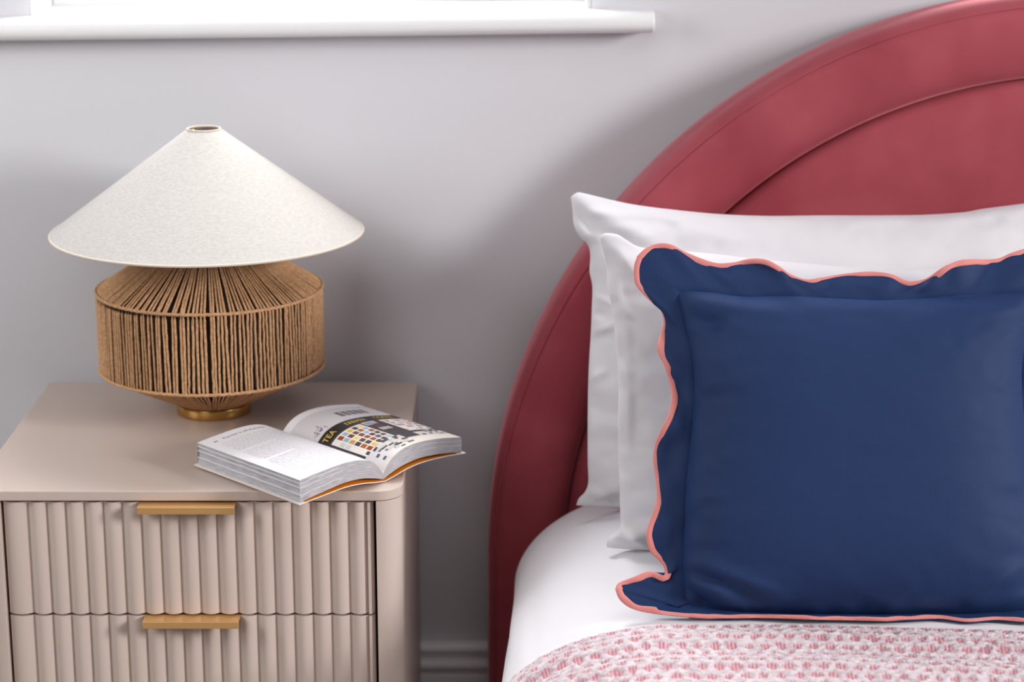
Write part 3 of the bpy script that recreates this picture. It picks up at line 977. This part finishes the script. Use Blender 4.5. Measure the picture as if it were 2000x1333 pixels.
# card cover, one bent sheet through the spine: orange inside
cl, cr = curve(CL['cov'], 30), curve(CR['cov'], 30)
S1 = np.r_[-cl[::-1, 0], cr[1:, 0]]
H1 = np.r_[cl[::-1, 1], cr[1:, 1]]
S_, T_ = np.meshgrid(S1, np.array([-0.003, BL / 2, BL + 0.003]), indexing='ij')
H_ = np.broadcast_to(H1[:, None], S_.shape)
A_, B_ = bpt(S_, T_, H_ - 0.0008), bpt(S_, T_, H_ + 0.0004)
n_, m_ = S_.shape
idx = np.arange(n_ * m_).reshape(n_, m_)
loop = np.r_[idx[0, :], idx[1:, -1], idx[-1, -2::-1], idx[-2:0:-1, 0]]
nxt = np.roll(loop, -1)
g1, g2, g3 = grid_faces(n_, m_), grid_faces(n_, m_, off=n_ * m_, flip=True), np.stack([loop, nxt, nxt + n_ * m_, loop + n_ * m_], 1)
o = mesh('cover', np.vstack([A_.reshape(-1, 3), B_.reshape(-1, 3)]), np.vstack([g1, g2, g3]), [M['orange'], M['cover_edge']], book, auto=40,
         mat_idx=[1 if abs(S1[q[0] % (n_ * m_) // m_]) > 0.118 else 0 for q in np.vstack([g1, g2])] + [1] * len(g3))
fix_normals(o)
tag(o, 'bent orange card cover')


def on_page(tp, sgn_, p, q, lift):
    """p: 0 at the gutter .. 1 at the fore-edge, q: 0 at the near end .. 1 at the far end"""
    arc = np.r_[0, np.cumsum(np.hypot(np.diff(tp[:, 0]), np.diff(tp[:, 1])))]
    a = np.clip(p, 0, 1) * arc[-1]
    return bpt(sgn_ * np.interp(a, arc, tp[:, 0]), np.asarray(q) * BL, np.interp(a, arc, tp[:, 1]) + lift)


def print_quads(quads, tp, sgn_, name, label):
    """quads: (p0, p1, q0, q1, colour); later ones print over earlier ones"""
    Vs, Fs, Cs, off = [], [], [], 0
    for i, (p0, p1, q0, q1, c) in enumerate(quads):
        npp = max(2, int(abs(p1 - p0) * 40) + 2)
        Pg, Qg = np.meshgrid(np.linspace(p0, p1, npp), np.array([q0, q1]), indexing='ij')
        lift = 0.00012 + 0.0000022 * i
        Vs.append(on_page(tp, sgn_, Pg, Qg, lift).reshape(-1, 3))
        Fs.append(grid_faces(npp, 2, off=off, flip=sgn_ > 0))
        Cs.append(np.tile(np.array(lin(*c)[:3]), (npp * 2, 1)))
        off += npp * 2
    o = mesh(name, np.vstack(Vs), np.vstack(Fs), M['print'], book, cols=np.vstack(Cs))
    tag(o, label)
    return o


def print_text(txt, size, p_of, q_of, tp, sgn_, colour, name):
    """text curve turned to a mesh and wrapped on the page; p_of(x), q_of(y) map text space to the page"""
    cu_ = bpy.data.curves.new('t', 'FONT')
    cu_.body = txt
    cu_.size = 1.0
    to = bpy.data.objects.new('t', cu_)
    col.objects.link(to)
    dg = bpy.context.evaluated_depsgraph_get()
    me = bpy.data.meshes.new_from_object(to.evaluated_get(dg))
    bpy.data.objects.remove(to)
    co = np.array([v.co[:] for v in me.vertices])
    fs = [tuple(p.vertices) for p in me.polygons]
    w = co[:, 0].max() - co[:, 0].min()
    x = (co[:, 0] - co[:, 0].min()) / w
    y = co[:, 1]
    V = on_page(tp, sgn_, p_of(x), q_of(y), 0.0006)
    bpy.data.meshes.remove(me)
    return mesh(name, V, fs, M['print'], book, cols=np.tile(np.array(lin(*colour)[:3]), (len(V), 1)))


# right page: photograph of a black shopfront under a pale facade
rr_ = random.Random(5)
Q = [(0.03, 0.995, 0.03, 0.93, (214, 209, 212)), (0.02, 0.995, 0.0, 0.22, (206, 196, 186)), (0.02, 0.995, 0.0, 0.10, (222, 214, 204))]
# upper windows in the facade
for k in range(5):
    p0 = 0.50 + k * 0.070
    Q.append((p0, p0 + 0.055, 0.735, 0.835, (150, 148, 156)))
    for a in range(2):
        for b in range(3):
            Q.append((p0 + 0.004 + a * 0.026, p0 + 0.022 + a * 0.026, 0.742 + b * 0.031, 0.765 + b * 0.031, rr_.choice([(62, 60, 68), (92, 88, 100), (48, 44, 50)])))
for k in range(26):       # hanging flowers
    a, b = 0.17 + rr_.gauss(0, 0.035), 0.70 + rr_.gauss(0, 0.022)
    Q.append((a, a + 0.014, b, b + 0.012, rr_.choice([(66, 60, 84), (120, 96, 120), (205, 150, 165), (52, 52, 62), (190, 184, 190)])))
# shopfront
Q.append((0.04, 0.995, 0.20, 0.655, (58, 52, 54)))
Q.append((0.04, 0.995, 0.555, 0.645, (40, 34, 34)))
# left display window with small panes of goods
Q.append((0.09, 0.455, 0.19, 0.535, (232, 228, 222)))
goods = [(232, 226, 220), (206, 202, 200), (150, 70, 36), (176, 92, 48), (66, 46, 44), (222, 178, 70), (230, 206, 120), (90, 70, 62), (150, 176, 196), (120, 60, 44), (196, 150, 90), (70, 64, 70)]
for a in range(6):
    for b in range(6):
        Q.append((0.098 + a * 0.059, 0.145 + a * 0.059, 0.20 + b * 0.055, 0.245 + b * 0.055, rr_.choice(goods[2:]) if a > 0 else rr_.choice(goods[:2])))
# door and plates
Q.append((0.50, 0.66, 0.12, 0.50, (52, 46, 52)))
Q.append((0.475, 0.62, 0.475, 0.545, (198, 192, 200)))
Q.append((0.49, 0.60, 0.485, 0.532, (150, 146, 158)))
Q.append((0.51, 0.60, 0.40, 0.455, (98, 52, 48)))
for k in range(3):
    Q.append((0.50, 0.62, 0.345 + k * 0.018, 0.354 + k * 0.018, (224, 218, 222)))
# right display window
Q.append((0.685, 0.985, 0.24, 0.545, (228, 222, 220)))
for a in range(7):
    for b in range(5):
        Q.append((0.695 + a * 0.041, 0.722 + a * 0.041, 0.26 + b * 0.057, 0.295 + b * 0.057, rr_.choice([(186, 84, 92), (226, 190, 120), (150, 60, 70), (232, 226, 226), (206, 160, 170), (96, 86, 100)])))
# chairs and tables on the pavement
for k in range(30):
    a, b = rr_.uniform(0.10, 0.46), rr_.uniform(0.02, 0.20)
    Q.append((a, a + rr_.uniform(0.02, 0.07), b, b + rr_.uniform(0.01, 0.03), rr_.choice([(52, 52, 58), (74, 72, 78), (196, 190, 188), (44, 40, 44), (88, 92, 104)])))
for k in range(16):
    a, b = rr_.uniform(0.66, 0.97), rr_.uniform(0.12, 0.24)
    Q.append((a, a + rr_.uniform(0.02, 0.05), b, b + rr_.uniform(0.01, 0.03), rr_.choice([(70, 76, 90), (120, 124, 134), (206, 204, 208)])))
print_quads(Q, TPR, 1, 'printed_photograph', 'printed photograph of a black shopfront')
for txt, p0, p1 in (('TEA', 0.085, 0.235), ('FARRER', 0.37, 0.60), ('COFFEE', 0.70, 0.93)):
    print_text(txt, 1, lambda x: p0 + (p1 - p0) * x, lambda y: 0.575 + y * 0.068, TPR, 1, (226, 196, 96), 'sign_lettering')
print_text("F", 1, lambda x: 0.88 + 0.02 * x, lambda y: 0.885 + y * 0.03, TPR, 1, (110, 104, 112), 'page_mark')
# left page: heading and columns of small grey type
print_text("Farrer's of Kendal", 1, lambda x: 0.80 - 0.46 * x, lambda y: 0.905 + y * 0.035, TPL, -1, (120, 116, 122), 'heading')
Q = [(0.905, 0.865, 0.905, 0.925, (206, 150, 160))]
for k in range(30):
    qv = 0.85 - k * 0.0255
    a = 0.10
    while a < 0.88:
        w = rr_.uniform(0.02, 0.07)
        if k % 9 != 8 or a < 0.5:
            Q.append((a, min(a + w, 0.9), qv, qv + 0.006, (206, 203, 207)))
        a += w + 0.012
Q = [(min(a, b), max(a, b), c_, d_, e_) for a, b, c_, d_, e_ in Q]
print_quads(Q, TPL, -1, 'body_text', 'lines of small grey type')
